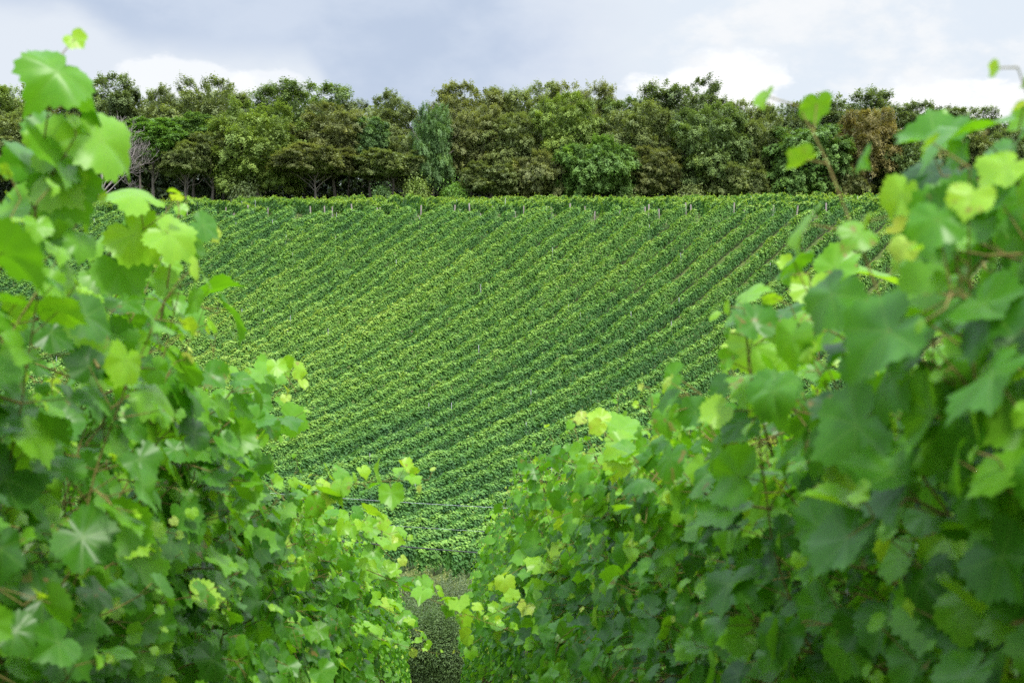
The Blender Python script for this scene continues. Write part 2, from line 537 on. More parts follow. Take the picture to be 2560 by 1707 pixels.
def build_row(name, label, group, p0, d, n, tt, ok, dens, seed, tint_add=0.0):
    if ok.sum() < 6: return None
    t0, t1 = tt[ok].min(), tt[ok].max()
    ym = p0[1] + d[1] * (t0 + t1) / 2
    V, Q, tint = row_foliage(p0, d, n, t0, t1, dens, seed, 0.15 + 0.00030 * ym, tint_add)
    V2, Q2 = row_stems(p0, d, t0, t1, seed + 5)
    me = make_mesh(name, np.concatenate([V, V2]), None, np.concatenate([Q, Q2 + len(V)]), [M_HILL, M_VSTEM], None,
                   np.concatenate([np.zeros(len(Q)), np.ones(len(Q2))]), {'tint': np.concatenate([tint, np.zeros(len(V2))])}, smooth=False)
    tag(add_obj(name, me), label, 'vine row', group)
    return t0, t1


post_bm = {}


def post_mesh(name, w, h, mat, sides=6):
    """post with a slightly chamfered, weathered head; foot at z = -0.3"""
    P = Pile()
    P.add(polyseg([(0, 0, -0.3), (0.004, 0, h * 0.4), (-0.004, 0.003, h - 0.03), (0, 0, h)], [w / 2, w / 2, w / 2, w * 0.36], sides))
    P.add(polyseg([(0, 0, h - 0.001), (0, 0, h + 0.004), (0, 0, h + 0.006)], [w * 0.36, w * 0.2, 0.001], sides))
    V, Q = P.get()
    return make_mesh(name, V, None, Q, [mat])


POSTS = [post_mesh('trellis_post', 0.17, 2.0, M_POST), post_mesh('trellis_post', 0.15, 1.85, M_POST, 5), post_mesh('trellis_post', 0.2, 2.15, M_POST, 7)]
STAKES = [post_mesh('metal_stake', 0.065, 2.25, M_STAKE, 4), post_mesh('metal_stake', 0.06, 2.4, M_STAKE, 4)]


def stand(name, meshes, X, Y, label, cat, group, r, lean=0.03, sink=0.0):
    o = add_obj(name, meshes[int(r.integers(len(meshes)))], None, (X, Y, float(ground_z(X, Y)) - sink))
    o.rotation_euler = (r.normal(0, lean), r.normal(0, lean), r.uniform(0, 6.28))
    return tag(o, label, cat, group)


RA, RB = 0.61, 0.79                          # direction of the hillside rows on the map
_l = math.hypot(RA, RB); RA, RB = RA / _l, RB / _l
SP = 2.7
YE0, YE1 = 77.0, 182.5
rp = np.random.default_rng(77)
n_row = 0
n_stake = 0
for k in range(8, 74):
    qv = -SP * k
    p0 = np.array([qv * RB, -qv * RA]); d = np.array([RA, RB]); n = np.array([RB, -RA])
    tt = np.arange(-200, 300, 0.5)
    X = p0[0] + d[0] * tt; Y = p0[1] + d[1] * tt
    ok = in_view(X, Y) & (YE(X, Y) > YE0 + 1.5 * math.sin(k)) & (YE(X, Y) < YE1 + 1.6 * math.sin(k * 2.7) + 0.8 * math.sin(k * 1.3))
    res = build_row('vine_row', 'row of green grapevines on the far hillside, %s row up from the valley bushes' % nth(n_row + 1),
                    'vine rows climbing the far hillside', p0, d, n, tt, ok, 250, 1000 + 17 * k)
    if res is None: continue
    n_row += 1
    t0, t1 = res
    xe, ye = p0 + d * t1
    if YE(xe, ye) > YE1 - 3.5 and rp.random() < 0.66:                 # head of the row reaches the track: an end post
        e = p0 + d * (t1 + 0.7 + rp.normal(0, 0.5))
        stand('trellis_post', POSTS, e[0], e[1], 'weathered wooden end post at the upper end of the %s hillside vine row' % nth(n_row),
              'post', 'end posts along the track across the hill', rp, 0.05, rp.uniform(0.1, 0.8))
    L = t1 - t0
    for part, f in (('lower', 0.18), ('middle', 0.5), ('upper', 0.8)):
        if rp.random() < 0.5:
            ts = t0 + L * (f + rp.uniform(-0.14, 0.14))
            e = p0 + d * ts + n * 0.22
            stand('metal_stake', STAKES, e[0], e[1], 'thin pale metal stake in the %s part of the %s hillside vine row' % (part, nth(n_row)),
                  'stake', 'trellis stakes among the hillside vines', rp, 0.02, rp.uniform(-0.12, 0.25))
            n_stake += 1

UA, UB = -0.35, 0.94                         # direction of the rows on the shoulder of the hill
_l = math.hypot(UA, UB); UA, UB = UA / _l, UB / _l
m_row = 0
for k in range(0, 60):
    qv = 8 + 2.5 * k
    d = np.array([UA, UB]); n = np.array([UB, -UA])
    p0 = n * qv
    tt = np.arange(0, 420, 0.5)
    X = p0[0] + d[0] * tt; Y = p0[1] + d[1] * tt
    ok = in_view(X, Y) & (YE(X, Y) > 185.5 + 0.9 * math.sin(k * 2.1)) & (Y < 243 - 0.04 * X)
    res = build_row('vine_row', 'vine row on the hill shoulder below the wood, %s from the dead tree side' % nth(m_row + 1),
                    'vine rows on the shoulder of the hill', p0, d, n, tt, ok, 190, 5000 + 19 * k, 0.14)
    if res is None: continue
    m_row += 1
    xs, ys = p0 + d * res[0]
    if YE(xs, ys) < 187.5 and rp.random() < 0.85:
        e = p0 + d * (res[0] - 0.5 + rp.normal(0, 0.5))
        stand('trellis_post', POSTS, e[0], e[1], 'weathered wooden end post at the near end of the %s shoulder vine row' % nth(m_row),
              'post', 'end posts along the track across the hill', rp, 0.04, rp.uniform(0.0, 0.55))
    if rp.random() < 0.4 and res[1] - res[0] > 12:
        e = p0 + d * (res[0] + rp.uniform(4, 10))
        stand('metal_stake', STAKES, e[0], e[1], 'thin pale metal stake behind the end post of the %s shoulder vine row' % nth(m_row),
              'stake', 'trellis stakes on the hill shoulder', rp, 0.02, -0.1)

# ------------------------------------------------------------------ trees
def crown_mesh(name, seed, R, H, style):
    """crown of leaf sprays: H high from its underside, R half width; origin at the underside's centre"""
    r = np.random.default_rng(seed)
    Ps, Ns, Ts, Ss, Cs = [], [], [], [], []
    nb = {'layered': 36, 'round': 34, 'weeping': 34, 'low': 26}[style]
    for b in range(nb):
        f = (b + 0.5) / nb
        hz = 0.06 + 0.86 * f
        if style == 'layered': prof = 0.8 + 0.2 * math.sin(hz * 3.0) if hz < 0.5 else max(0.05, 1 - ((hz - 0.5) / 0.56) ** 2) ** 0.4
        elif style == 'weeping': prof = 0.95 - 0.1 * hz if hz < 0.55 else math.sqrt(max(0.05, 1 - ((hz - 0.5) / 0.56) ** 2))
        else: prof = math.sqrt(max(0.08, 1 - ((hz - 0.47) / 0.56) ** 2))
        th = b * 2.39996 + r.normal(0, 0.25)
        rb = R * r.uniform(0.26, 0.4)
        rc = max(0.0, R * prof - rb * 0.75) * r.uniform(0.7, 1.1)
        c = np.array([math.cos(th) * rc, math.sin(th) * rc, hz * H * r.uniform(0.96, 1.03)])
        outd = norm(np.array([[math.cos(th), math.sin(th), 0.0]]))[0]
        btint = r.normal(0, 0.09)
        ns = 34
        dirs = norm(r.normal(0, 1, (ns, 3)) + outd * 0.75 + np.array([0, 0, 0.55 if hz > 0.6 else 0.25]))
        for s in range(ns):
            dv = dirs[s]
            base = c + dv * np.array([rb, rb, rb * 0.78]) * r.uniform(0.45, 0.75)
            flat = norm(np.array([[dv[0] + outd[0] * 0.5, dv[1] + outd[1] * 0.5, 0]]))[0]
            up = {'layered': 0.16, 'round': 0.12, 'weeping': -0.45, 'low': 0.05}[style] + (0.75 * max(0, hz - 0.62) / 0.38 if style != 'weeping' else 0.9 * max(0, hz - 0.6) / 0.4) + 0.3 * max(0, dv[2]) + r.normal(0, 0.18)
            sd = norm((flat + np.array([0, 0, up]))[None])[0]
            L = R * r.uniform(0.15, 0.3); Wd = L * r.uniform(0.35, 0.6)
            if style == 'round': L *= 0.75; Wd *= 1.2
            if style == 'weeping' and hz < 0.8: L *= 1.1; Wd *= 0.75
            nl = 84
            u = r.random(nl) ** 0.8
            w = r.normal(0, 0.5, nl) * (1 - 0.65 * u)
            sid = norm(np.cross(sd, [0, 0, 1.0])[None])[0]
            nup = np.cross(sid, sd)
            if nup[2] < 0: nup = -nup
            droop = 0.22 if style in ('layered', 'low') else 0.1
            P = base + np.outer(u * L, sd) + np.outer(w * Wd, sid) + np.outer(r.normal(0, 0.16, nl) * L - droop * L * (u ** 2) - 0.12 * L * w ** 2, [0, 0, 1.0])
            if style == 'round': P += r.normal(0, 0.16, (nl, 3)) * L
            Ps.append(P)
            Ns.append(nup * 0.75 + r.normal(0, 0.17, (nl, 3)) + dv * 0.6)
            Ts.append(sd + np.outer(w * 1.4, sid) + r.normal(0, 0.7, (nl, 3)))
            Ss.append(r.uniform(0.24, 0.42, nl) * (0.9 if style != 'round' else 0.95))
            Cs.append(0.42 + btint + 0.12 * r.normal() + r.normal(0, 0.09, nl) + 0.06 * u)
    # inner leaves that close the crown
    ni = 7000
    P = norm(r.normal(0, 1, (ni, 3))) * (r.random((ni, 1)) ** 0.5) * np.array([R, R, H * 0.52]) * 0.84 + np.array([0, 0, H * 0.46])
    Ps.append(P); Ns.append(r.normal(0, 1, (ni, 3))); Ts.append(r.normal(0, 1, (ni, 3))); Ss.append(r.uniform(0.5, 0.8, ni)); Cs.append(np.full(ni, 0.42))
    P, Nn, T, S, Cc = (np.concatenate(a) for a in (Ps, Ns, Ts, Ss, Cs))
    V, Q = kites(P, Nn, T, S, 0.85)
    return make_mesh(name, V, None, Q, [M_TREE], attrs={'tint': np.repeat(np.clip(Cc, 0, 1), 4)}, smooth=False)


def trunk_mesh(name, seed, H, r0, mat, fork=False):
    """trunk and main limbs, H = height to which limbs reach"""
    r = np.random.default_rng(seed)
    P = Pile()
    lean = r.normal(0, 0.05, 2)
    zs = np.linspace(-0.5, H * 0.62, 8)
    pts = np.stack([lean[0] * zs + 0.14 * np.sin(zs * 0.7 + seed), lean[1] * zs + 0.1 * np.cos(zs * 0.6), zs], 1)
    rad = r0 * np.array([1.55, 1.08, 0.95, 0.87, 0.77, 0.66, 0.55, 0.4])
    P.add(polyseg(pts, rad, 9))
    nl = 9
    for k in range(nl):
        f = 0.55 + 0.43 * k / nl
        j = f * 7; i0 = min(int(j), 6)
        s = pts[i0] + (pts[i0 + 1] - pts[i0]) * (j - i0)
        th = k * 2.4 + r.normal(0, 0.3); ln = H * r.uniform(0.28, 0.42) * (1.15 - 0.5 * f)
        dv = np.array([math.cos(th), math.sin(th), 0.45 + 0.8 * f])
        q_ = [s + dv * ln * u + np.array([0, 0, 0.1 * ln * math.sin(3 * u)]) + r.normal(0, 0.06 * ln, 3) * (u > 0) for u in (0, 0.3, 0.6, 1.0)]
        P.add(polyseg(q_, r0 * np.array([0.5, 0.36, 0.24, 0.08]) * (1.1 - 0.5 * f), 6))
    V, Q = P.get()
    return make_mesh(name, V, None, Q, [mat])


CROWNS = {
    'layered': [crown_mesh('crown', 201 + i, 8.0, 17.0, 'layered') for i in range(3)],
    'round': [crown_mesh('crown', 301 + i, 6.5, 14.0, 'round') for i in range(2)],
    'weeping': [crown_mesh('crown', 401, 7.0, 17.0, 'weeping')],
    'low': [crown_mesh('crown', 501 + i, 7.5, 10.0, 'low') for i in range(2)],
}
DIMS = {'layered': (8.0, 17.0), 'round': (6.5, 14.0), 'weeping': (7.0, 17.0), 'low': (7.5, 10.0)}
TRUNKS = [trunk_mesh('trunk', 601 + i, 18.0, 0.34, M_BARK) for i in range(4)]

OLIVE, DKOL, BROL, GRN, BRG, BLUG, ORG, YEL, LIT = ((0.114, 0.144, 0.053), (0.087, 0.12, 0.048), (0.122, 0.14, 0.055), (0.094, 0.138, 0.046),
                                               (0.084, 0.165, 0.028), (0.074, 0.132, 0.046), (0.138, 0.122, 0.045), (0.12, 0.17, 0.04), (0.084, 0.15, 0.037))


def tree(xs, ys, top, hw, base, Y, style, colr, label, seed, trunk_x=None):
    """xs, top, hw, base are in strip pixels of the photograph enlarged to 2352 wide; ys is the ground line there"""
    r = np.random.default_rng(seed)
    s = 1024 / 2352.0
    X = (xs * s - 512) / F * Y
    zt = (341 - top * s) / F * Y; zb = (341 - base * s) / F * Y
    zg = float(ground_z(X, Y))
    zb = max(zb + (2.4 if base < 446 else 0.6), zg + 1.2)
    w = hw * s / F * Y * (1.12 if Y > 260 else 1.05)
    R0, H0 = DIMS[style]
    root = empty('tree', (X, Y, zg), r.uniform(-0.4, 0.4))
    tag(root, label, 'tree', 'trees along the edge of the wood')
    c = add_obj('crown', CROWNS[style][int(r.integers(len(CROWNS[style])))], root, (0, 0, zb - zg))
    c.scale = (w / R0 * 1.0, w / R0 * r.uniform(0.95, 1.1), (zt - zb) / (H0 * 1.08))
    c.rotation_euler = (0, 0, r.uniform(0, 6.28))
    c.color = (*colr, 1)
    tx = 0.0 if trunk_x is None else (trunk_x - xs) * s / F * Y
    t = add_obj('trunk', TRUNKS[int(r.integers(len(TRUNKS)))], root, (tx, 0, 0))
    k = (zt - zg) / 20.0
    t.scale = (k ** 0.5, k ** 0.5, k); t.rotation_euler = (0, 0, r.uniform(0, 6.28))
    return root


# x, top, half width, underside, distance, style, colour, label
TREES = [
    # the taller trees standing behind
    (-40, 205, 90, 432, 274, 'layered', OLIVE, 'olive tree half cut by the frame behind the tall near vine shoot'),
    (70, 182, 85, 432, 272, 'layered', YEL, 'yellowish olive tree showing behind the top leaves of the tallest vine shoot'),
    (232, 168, 92, 432, 270, 'layered', DKOL, 'tall dark olive tree above the bare dead tree'),
    (345, 192, 75, 432, 274, 'layered', OLIVE, 'olive tree with a low top behind the bright green tree'),
    (490, 172, 92, 432, 270, 'layered', OLIVE, 'olive domed tree rising behind the bright green tree'),
    (700, 178, 112, 432, 268, 'layered', GRN, 'large green domed tree, highest of its part of the wood'),
    (872, 206, 78, 432, 270, 'layered', OLIVE, 'olive tree in the dip of the skyline beside the blue-green tree'),
    (1075, 190, 95, 432, 268, 'layered', BROL, 'tall brown-olive domed tree just behind the blue-green tree'),
    (1200, 181, 85, 432, 270, 'layered', OLIVE, 'grey-green olive tree with twiggy top in the middle of the skyline'),
    (1332, 181, 85, 432, 272, 'layered', BROL, 'thin-topped brown-olive tree above the yellow-green tree'),
    (1450, 218, 80, 432, 268, 'layered', GRN, 'green tree filling the dip left of the flat dark crown'),
    (1575, 182, 102, 432, 270, 'layered', DKOL, 'dark flat-domed tree beside the white cloud'),
    (1715, 226, 75, 432, 268, 'layered', OLIVE, 'olive tree sloping down below the white cloud'),
    (1805, 230, 75, 432, 268, 'layered', DKOL, 'dark olive tree above the hanging foliage of the weeping tree'),
    (1950, 205, 108, 432, 270, 'layered', DKOL, 'broad dark green tree standing behind the orange-brown tree'),
    (2120, 234, 85, 432, 270, 'layered', DKOL, 'dark spiky-topped tree right of the orange-brown tree'),
    (2215, 240, 85, 432, 272, 'layered', DKOL, 'dark tree with a sloping top near the big right vine leaf'),
    (2345, 268, 75, 432, 276, 'layered', DKOL, 'low dark tree seen above the big right vine leaf'),
    (2430, 270, 85, 420, 268, 'layered', OLIVE, 'olive tree behind the big right vine leaf at the frame edge'),
    # the front edge
    (30, 250, 80, 440, 256, 'layered', OLIVE, 'olive edge tree mostly hidden by the tall near vine shoot'),
    (150, 262, 80, 430, 258, 'layered', DKOL, 'dark olive edge tree behind the bare dead tree'),
    (352, 268, 70, 398, 250, 'round', BRG, 'bright fresh green tree next to the bare dead tree'),
    (445, 258, 60, 380, 257, 'round', LIT, 'mid green rounded tree between the bright green tree and olive domes'),
    (432, 330, 66, 432, 249, 'low', OLIVE, 'small olive tree with two pale trunks beside the bright green tree'),
    (490, 300, 62, 415, 251, 'layered', OLIVE, 'olive tree with spreading shelves over a pale trunk', ),
    (592, 228, 96, 455, 253, 'layered', YEL, 'yellow-green tree with foliage down to the vines left of centre'),
    (770, 232, 84, 420, 256, 'layered', BROL, 'brown-olive tree with dense drooping foliage left of the dip'),
    (722, 335, 92, 432, 248, 'low', BROL, 'low spreading brown-olive tree over two bent pale trunks'),
    (852, 262, 44, 400, 254, 'round', BLUG, 'small blue-green tree left of the taller blue-green tree'),
    (900, 345, 80, 440, 250, 'low', OLIVE, 'low olive tree under the dip of the skyline'),
    (945, 300, 52, 446, 253, 'layered', OLIVE, 'narrow olive tree touching the tall blue-green tree'),
    (992, 232, 48, 448, 250, 'layered', BLUG, 'tall narrow blue-green tree in the middle left of the wood'),
    (1085, 236, 72, 430, 255, 'layered', BROL, 'brown-olive edge tree just right of the tall blue-green tree'),
    (1128, 372, 74, 450, 248, 'low', OLIVE, 'low tree of olive shelves over dark trunks in the centre'),
    (1180, 262, 76, 445, 254, 'layered', OLIVE, 'olive edge tree in the centre of the wood'),
    (1298, 212, 74, 430, 253, 'layered', YEL, 'yellow-green tree with the lightest upper crown near the middle'),
    (1242, 350, 66, 456, 249, 'low', BROL, 'low brown-olive tree at the foot of the yellow-green crown'),
    (1362, 318, 90, 456, 248, 'low', LIT, 'bright green shelved tree reaching the vines right of centre'),
    (1462, 232, 80, 440, 255, 'layered', OLIVE, 'olive edge tree below the dip beside the flat dark crown'),
    (1505, 334, 62, 458, 249, 'layered', BROL, 'brown-olive narrow tree right of the bright shelved tree'),
    (1632, 238, 92, 456, 251, 'layered', GRN, 'large green tree with foliage to the ground below the white cloud'),
    (1745, 262, 72, 450, 254, 'layered', OLIVE, 'olive edge tree just left of the weeping tree'),
    (1690, 372, 66, 460, 247, 'low', OLIVE, 'low olive tree at the foot of the large green tree'),
    (1852, 276, 96, 462, 249, 'weeping', LIT, 'green weeping tree with hanging foliage down to the vines'),
    (1998, 240, 66, 445, 250, 'layered', ORG, 'orange-brown tree turning autumn colour'),
    (1940, 385, 56, 462, 248, 'low', BROL, 'low brown-olive tree between the weeping and orange-brown trees'),
    (2095, 292, 76, 460, 250, 'layered', GRN, 'green edge tree right of the orange-brown tree'),
    (2190, 280, 84, 462, 252, 'layered', OLIVE, 'olive edge tree partly covered by the right vine leaves'),
    (2290, 300, 84, 462, 252, 'layered', DKOL, 'dark edge tree hidden behind the big right vine leaf'),
]
for i, t in enumerate(TREES):
    tree(t[0], 460, t[1], t[2], t[3], t[4], t[5], t[6], t[7], 900 + i)


def dead_tree(px, base_y, Y, label):
    X = (px * 1024 / 2352 - 512) / F * Y
    zg = float(ground_z(X, Y))
    H = (465 - 300) / 2.297 / F * Y
    r = np.random.default_rng(5)
    P = Pile()
    root = empty('tree', (X, Y, zg)); tag(root, label, 'tree', 'trees along the edge of the wood')
    P.add(polyseg([(0, 0, -0.4), (0.05, 0, 1.2), (0, 0, 3.2), (0.1, 0.1, 4.4)], [0.56, 0.36, 0.32, 0.28], 10))
    B = Pile()

    def branch(p, dv, ln, rad, lvl):
        n = 5; pts = [np.array(p, float)]
        dcur = np.array(dv, float)
        for i in range(n):
            dcur = norm((dcur + r.normal(0, 0.13, 3) + np.array([0, 0, 0.1]))[None])[0]
            pts.append(pts[-1] + dcur * ln / n)
        B.add(polyseg(pts, np.linspace(rad * 0.62, max(rad * 0.22, 0.02), n + 1), 6 if lvl < 2 else 4))
        if lvl >= 3: return
        for i in range(2, n + 1):
            for _ in range(2 if lvl < 2 else 1):
                dd = norm((dcur + r.normal(0, 0.55, 3))[None])[0]
                branch(pts[i], dd, ln * r.uniform(0.4, 0.6), max(rad * 0.42, 0.022), lvl + 1)
    for dv, ln, rad in (((0.08, 0.1, 1), 8.5, 0.3), ((0.32, -0.2, 1), 8.0, 0.24), ((-0.25, 0.2, 1), 6.5, 0.2), ((1.0, 0.1, 0.5), 8.2, 0.22), ((-0.9, -0.2, 0.45), 4.6, 0.16),
                        ((0.75, 0.5, 0.95), 7.0, 0.18), ((0.55, -0.3, 0.9), 7.2, 0.18), ((-0.6, 0.3, 0.8), 5.0, 0.15)):
        branch((0.05, 0.05, r.uniform(2.9, 4.2)), norm(np.array([dv]))[0], ln, rad, 0)
    V, Q = P.get(); add_obj('trunk', make_mesh('trunk', V, None, Q, [M_DEAD]), root)
    V, Q = B.get(); add_obj('bare_branches', make_mesh('bare_branches', V, None, Q, [M_DEAD]), root)


dead_tree(235, 462, 246, 'bare grey dead tree without leaves at the edge of the wood')


def bush(X, Y, w, h, colr, label, seed, leaf=0.2, nl=3600, twiggy=0.3, depth=None, name='bush', group=None, cat='bush', sprig=0.0):
    r = np.random.default_rng(seed)
    zg = float(ground_z(X, Y))
    root = empty(name, (X, Y, zg)); tag(root, label, cat, group)
    dp = depth or w
    nb = 11
    Ps, Ns, Cs, Ts = [], [], [], []
    for b in range(nb):
        th = b * 2.4; rc = math.sqrt((b + 0.3) / nb) * 0.72
        c = np.array([math.cos(th) * rc * w, math.sin(th) * rc * dp, h * (0.42 + 0.34 * r.random() * (1 - rc * 0.6))])
        k = nl // nb
        dv = norm(r.normal(0, 1, (k, 3)) + np.array([0, 0, 0.35]))
        rr = r.random((k, 1)) ** 0.4
        rr = np.where(r.random((k, 1)) < 0.6, 0.8 + 0.2 * rr, rr)
        P = c + dv * rr * np.array([w * 0.42, dp * 0.42, h * 0.34])
        st = r.random(k) < twiggy                       # leaves on upright twigs
        tw = r.integers(0, 26, k)
        twp = np.random.default_rng(seed * 7 + b).normal(0, 1, (26, 3))
        up = r.random(k)
        tp = c + np.stack([twp[:, 0][tw] * w * 0.24, twp[:, 1][tw] * dp * 0.24, h * (0.1 + 0.42 * up * (0.7 + 0.3 * np.abs(twp[:, 2][tw])))], 1) + np.stack([twp[:, 0][tw] * up * w * 0.12, 0 * up, 0 * up], 1) + r.normal(0, leaf * 0.3, (k, 3))
        P = np.where(st[:, None], tp, P)
        Ps.append(P); Ns.append(dv + np.array([0, 0, 0.6]) + r.normal(0, 0.3, (k, 3))); Ts.append(np.array([0, 0, 0.7]) + r.normal(0, 0.8, (k, 3)))
        Cs.append(np.clip(0.42 + r.normal(0, 0.12) + r.normal(0, 0.14, k), 0, 1))
    # leaves down to the foot
    k = nl // 3
    a = r.uniform(0, 6.28, k); rr = np.sqrt(r.random(k))
    Ps.append(np.stack([np.cos(a) * rr * w * 0.9, np.sin(a) * rr * dp * 0.9, r.uniform(0.05, 0.55, k) * h], 1)); Ns.append(r.normal(0, 1, (k, 3))); Ts.append(r.normal(0, 1, (k, 3))); Cs.append(np.full(k, 0.3))
    P, Nn, T, Cc = (np.concatenate(a) for a in (Ps, Ns, Ts, Cs))
    P[:, 2] = np.maximum(P[:, 2], 0.03)
    V, Q = kites(P, Nn, T, leaf * r.uniform(0.7, 1.4, len(P)), 0.6)
    o = add_obj('foliage', make_mesh('foliage', V, None, Q, [M_TREE], attrs={'tint': np.repeat(Cc, 4)}, smooth=False), root)
    o.color = (*colr, 1)
    P2 = Pile()
    for k in range(9):
        th = k * 2.4; e = np.array([math.cos(th) * w * 0.5, math.sin(th) * dp * 0.5, h * 0.75])
        P2.add(polyseg([(0, 0, -0.1), e * 0.35 + np.array([0, 0, h * 0.1]), e * 0.7 + np.array([0, 0, h * 0.06]), e], np.array([0.05, 0.035, 0.022, 0.01]) * (h / 3), 5))
    V, Q = P2.get()
    add_obj('stem', make_mesh('stem', V, None, Q, [M_VSTEM]), root)
    return root


s_ = 1024 / 2352
for (px, top, hw, Y, colr, lab, sd) in (
        (1045, 420, 40, 246, BRG, 'bright green bush at the foot of the wood beside the tall blue-green tree', 1),
        (878, 425, 26, 246, BLUG, 'small blue-green bush by a pale trunk at the wood edge', 2),
        (958, 405, 34, 245.5, YEL, 'rounded olive-yellow bush at the foot of the wood', 3),
        (560, 418, 40, 247, DKOL, 'dark green bush under the yellow-green tree at the wood edge', 4),
        (1440, 440, 40, 246, GRN, 'low green bush at the wood edge right of the bright shelved tree', 5),
        (1585, 420, 44, 246, OLIVE, 'olive bush at the wood edge below the large green tree', 6),
        (2060, 430, 44, 246, BROL, 'brown-olive bush at the wood edge below the orange-brown tree', 7)):
    X = (px * s_ - 512) / F * Y
    h = (341 - top * s_) / F * Y - float(ground_z(X, Y))
    bush(X, Y, hw * s_ / F * Y, max(h, 1.5), colr, lab, 40 + sd, 0.34, 2200, 0.15, group='bushes at the foot of the wood')

# the inside of the wood: trunks and leaf mass nobody could count
r = np.random.default_rng(808)
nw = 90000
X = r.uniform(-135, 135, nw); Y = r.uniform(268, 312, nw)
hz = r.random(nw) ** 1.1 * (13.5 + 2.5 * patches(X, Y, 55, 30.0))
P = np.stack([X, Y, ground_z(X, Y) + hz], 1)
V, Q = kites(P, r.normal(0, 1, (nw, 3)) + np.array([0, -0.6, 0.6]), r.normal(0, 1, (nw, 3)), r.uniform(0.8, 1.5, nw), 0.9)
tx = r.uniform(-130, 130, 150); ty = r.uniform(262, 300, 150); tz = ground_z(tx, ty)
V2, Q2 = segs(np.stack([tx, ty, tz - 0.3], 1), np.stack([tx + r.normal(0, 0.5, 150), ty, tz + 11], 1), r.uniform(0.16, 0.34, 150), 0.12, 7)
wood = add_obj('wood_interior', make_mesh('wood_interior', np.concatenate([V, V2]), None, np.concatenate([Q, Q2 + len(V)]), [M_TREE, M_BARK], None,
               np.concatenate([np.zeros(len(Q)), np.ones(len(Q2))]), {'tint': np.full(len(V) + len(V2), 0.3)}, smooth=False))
wood.color = (0.045, 0.07, 0.03, 1)  # leaf colour darkened to stand for the shade inside the wood
tag(wood, 'shade-darkened mass of trees deep inside the wood behind the edge', 'wood', kind='stuff')

# ------------------------------------------------------------------ valley bottom: bushes and dry grass
bush(*at(452, 600, 64)[:2], 3.1, 3.0, (0.082, 0.112, 0.055), 'grey-green wispy bush in the valley below the last vine row', 71, 0.075, 42000, 0.6, 2.2, group='bushes in the valley bottom')
bush(*at(498, 600, 66)[:2], 2.2, 2.7, (0.082, 0.115, 0.05), 'low grey-green wispy bush next to the right near vines', 72, 0.075, 30000, 0.6, 1.8, group='bushes in the valley bottom')
bush(*at(400, 592, 66)[:2], 2.3, 3.0, (0.12, 0.14, 0.045), 'straw-coloured wispy bush behind the dark green valley bush', 73, 0.075, 30000, 0.7, 1.6, group='bushes in the valley bottom')
bush(*at(392, 610, 59)[:2], 2.0, 2.9, (0.05, 0.095, 0.028), 'dark green dense bush in the valley beside the left near vines', 74, 0.07, 42000, 0.15, 1.6, group='bushes in the valley bottom')
bush(*at(434, 640, 56)[:2], 1.9, 3.3, (0.048, 0.084, 0.024), 'olive and reddish hedge bush closing the lane between the near vines', 75, 0.07, 50000, 0.2, 1.3, group='bushes in the valley bottom')
bush(*at(470, 640, 57)[:2], 1.5, 2.6, (0.048, 0.084, 0.024), 'small olive bush partly behind the right near vines', 76, 0.07, 30000, 0.2, 1.3, group='bushes in the valley bottom')
nd = 9000
X = r.uniform(-9, 5, nd); Y = r.uniform(47, 56, nd)
P = np.stack([X, Y, ground_z(X, Y)], 1)
hh = r.uniform(0.15, 0.5, nd)
tipv = np.stack([r.normal(0, 0.35, nd), r.normal(0, 0.35, nd), np.ones(nd)], 1)
sd_ = norm(np.cross(tipv, r.normal(0, 1, (nd, 3)))) * 0.02
Vg = np.stack([P - sd_, P + sd_, P + tipv * hh[:, None]], 1).reshape(-1, 3)
dg = add_obj('dry_grass', make_mesh('dry_grass', Vg, np.arange(nd * 3).reshape(-1, 3), None, [mat_plain('dry_grass_blade', (0.22, 0.16, 0.1), 0.9)], smooth=False))
tag(dg, 'brown dry grass at the foot of the hedge between the near vines', 'grass', kind='stuff')

# wires across the valley, strung between two slim poles behind the near vines
YW = 37.0
pole_x = []
for (px, lab) in ((258, 'slim wooden pole behind the left near vines carrying the wires'), (640, 'slim wooden pole behind the right near vines carrying the wires')):
    X = at(px, 500, YW)[0]; zg = float(ground_z(X, YW))
    top = at(px, 489 if px < 400 else 512, YW)[2]
    P = Pile(); P.add(polyseg([(0, 0, -0.5), (0, 0, (top - zg) * 0.5), (0, 0, top - zg)], [0.07, 0.062, 0.055], 8))
    V, Q = P.get()
    o = add_obj('wire_pole', make_mesh('wire_pole', V, None, Q, [M_POST]), None, (X, YW, zg)); tag(o, lab, 'pole', 'poles carrying the valley wires')
    pole_x.append(X)


def wire(name, y0, y1, rad, mat, label, cat):
    # y0 at x=340, y1 at x=552 in the frame
    pts = []
    for f in np.linspace(0, 1, 25):
        px = 258 + (640 - 258) * f
        py = y0 + (y1 - y0) * (px - 340) / (552 - 340)
        p = at(px, py, YW); p[2] -= 0.05 * math.sin(math.pi * f); p[1] -= 0.06
        pts.append(p)
    V, Q = polyseg(pts, rad, 6)
    tag(add_obj(name, make_mesh(name, V, None, Q, [mat])), label, cat, None)


wire('wire', 496, 508, 0.005, M_WIRE, 'upper thin steel wire crossing in front of the lower hillside', 'wire')
wire('wire', 519.5, 533, 0.0032, M_WIRE, 'faint middle wire between the steel wire and the black tube', 'wire')
wire('cable', 538.7, 555.7, 0.017, M_CABLE, 'thick black tube, lowest of the lines crossing the valley', 'cable')

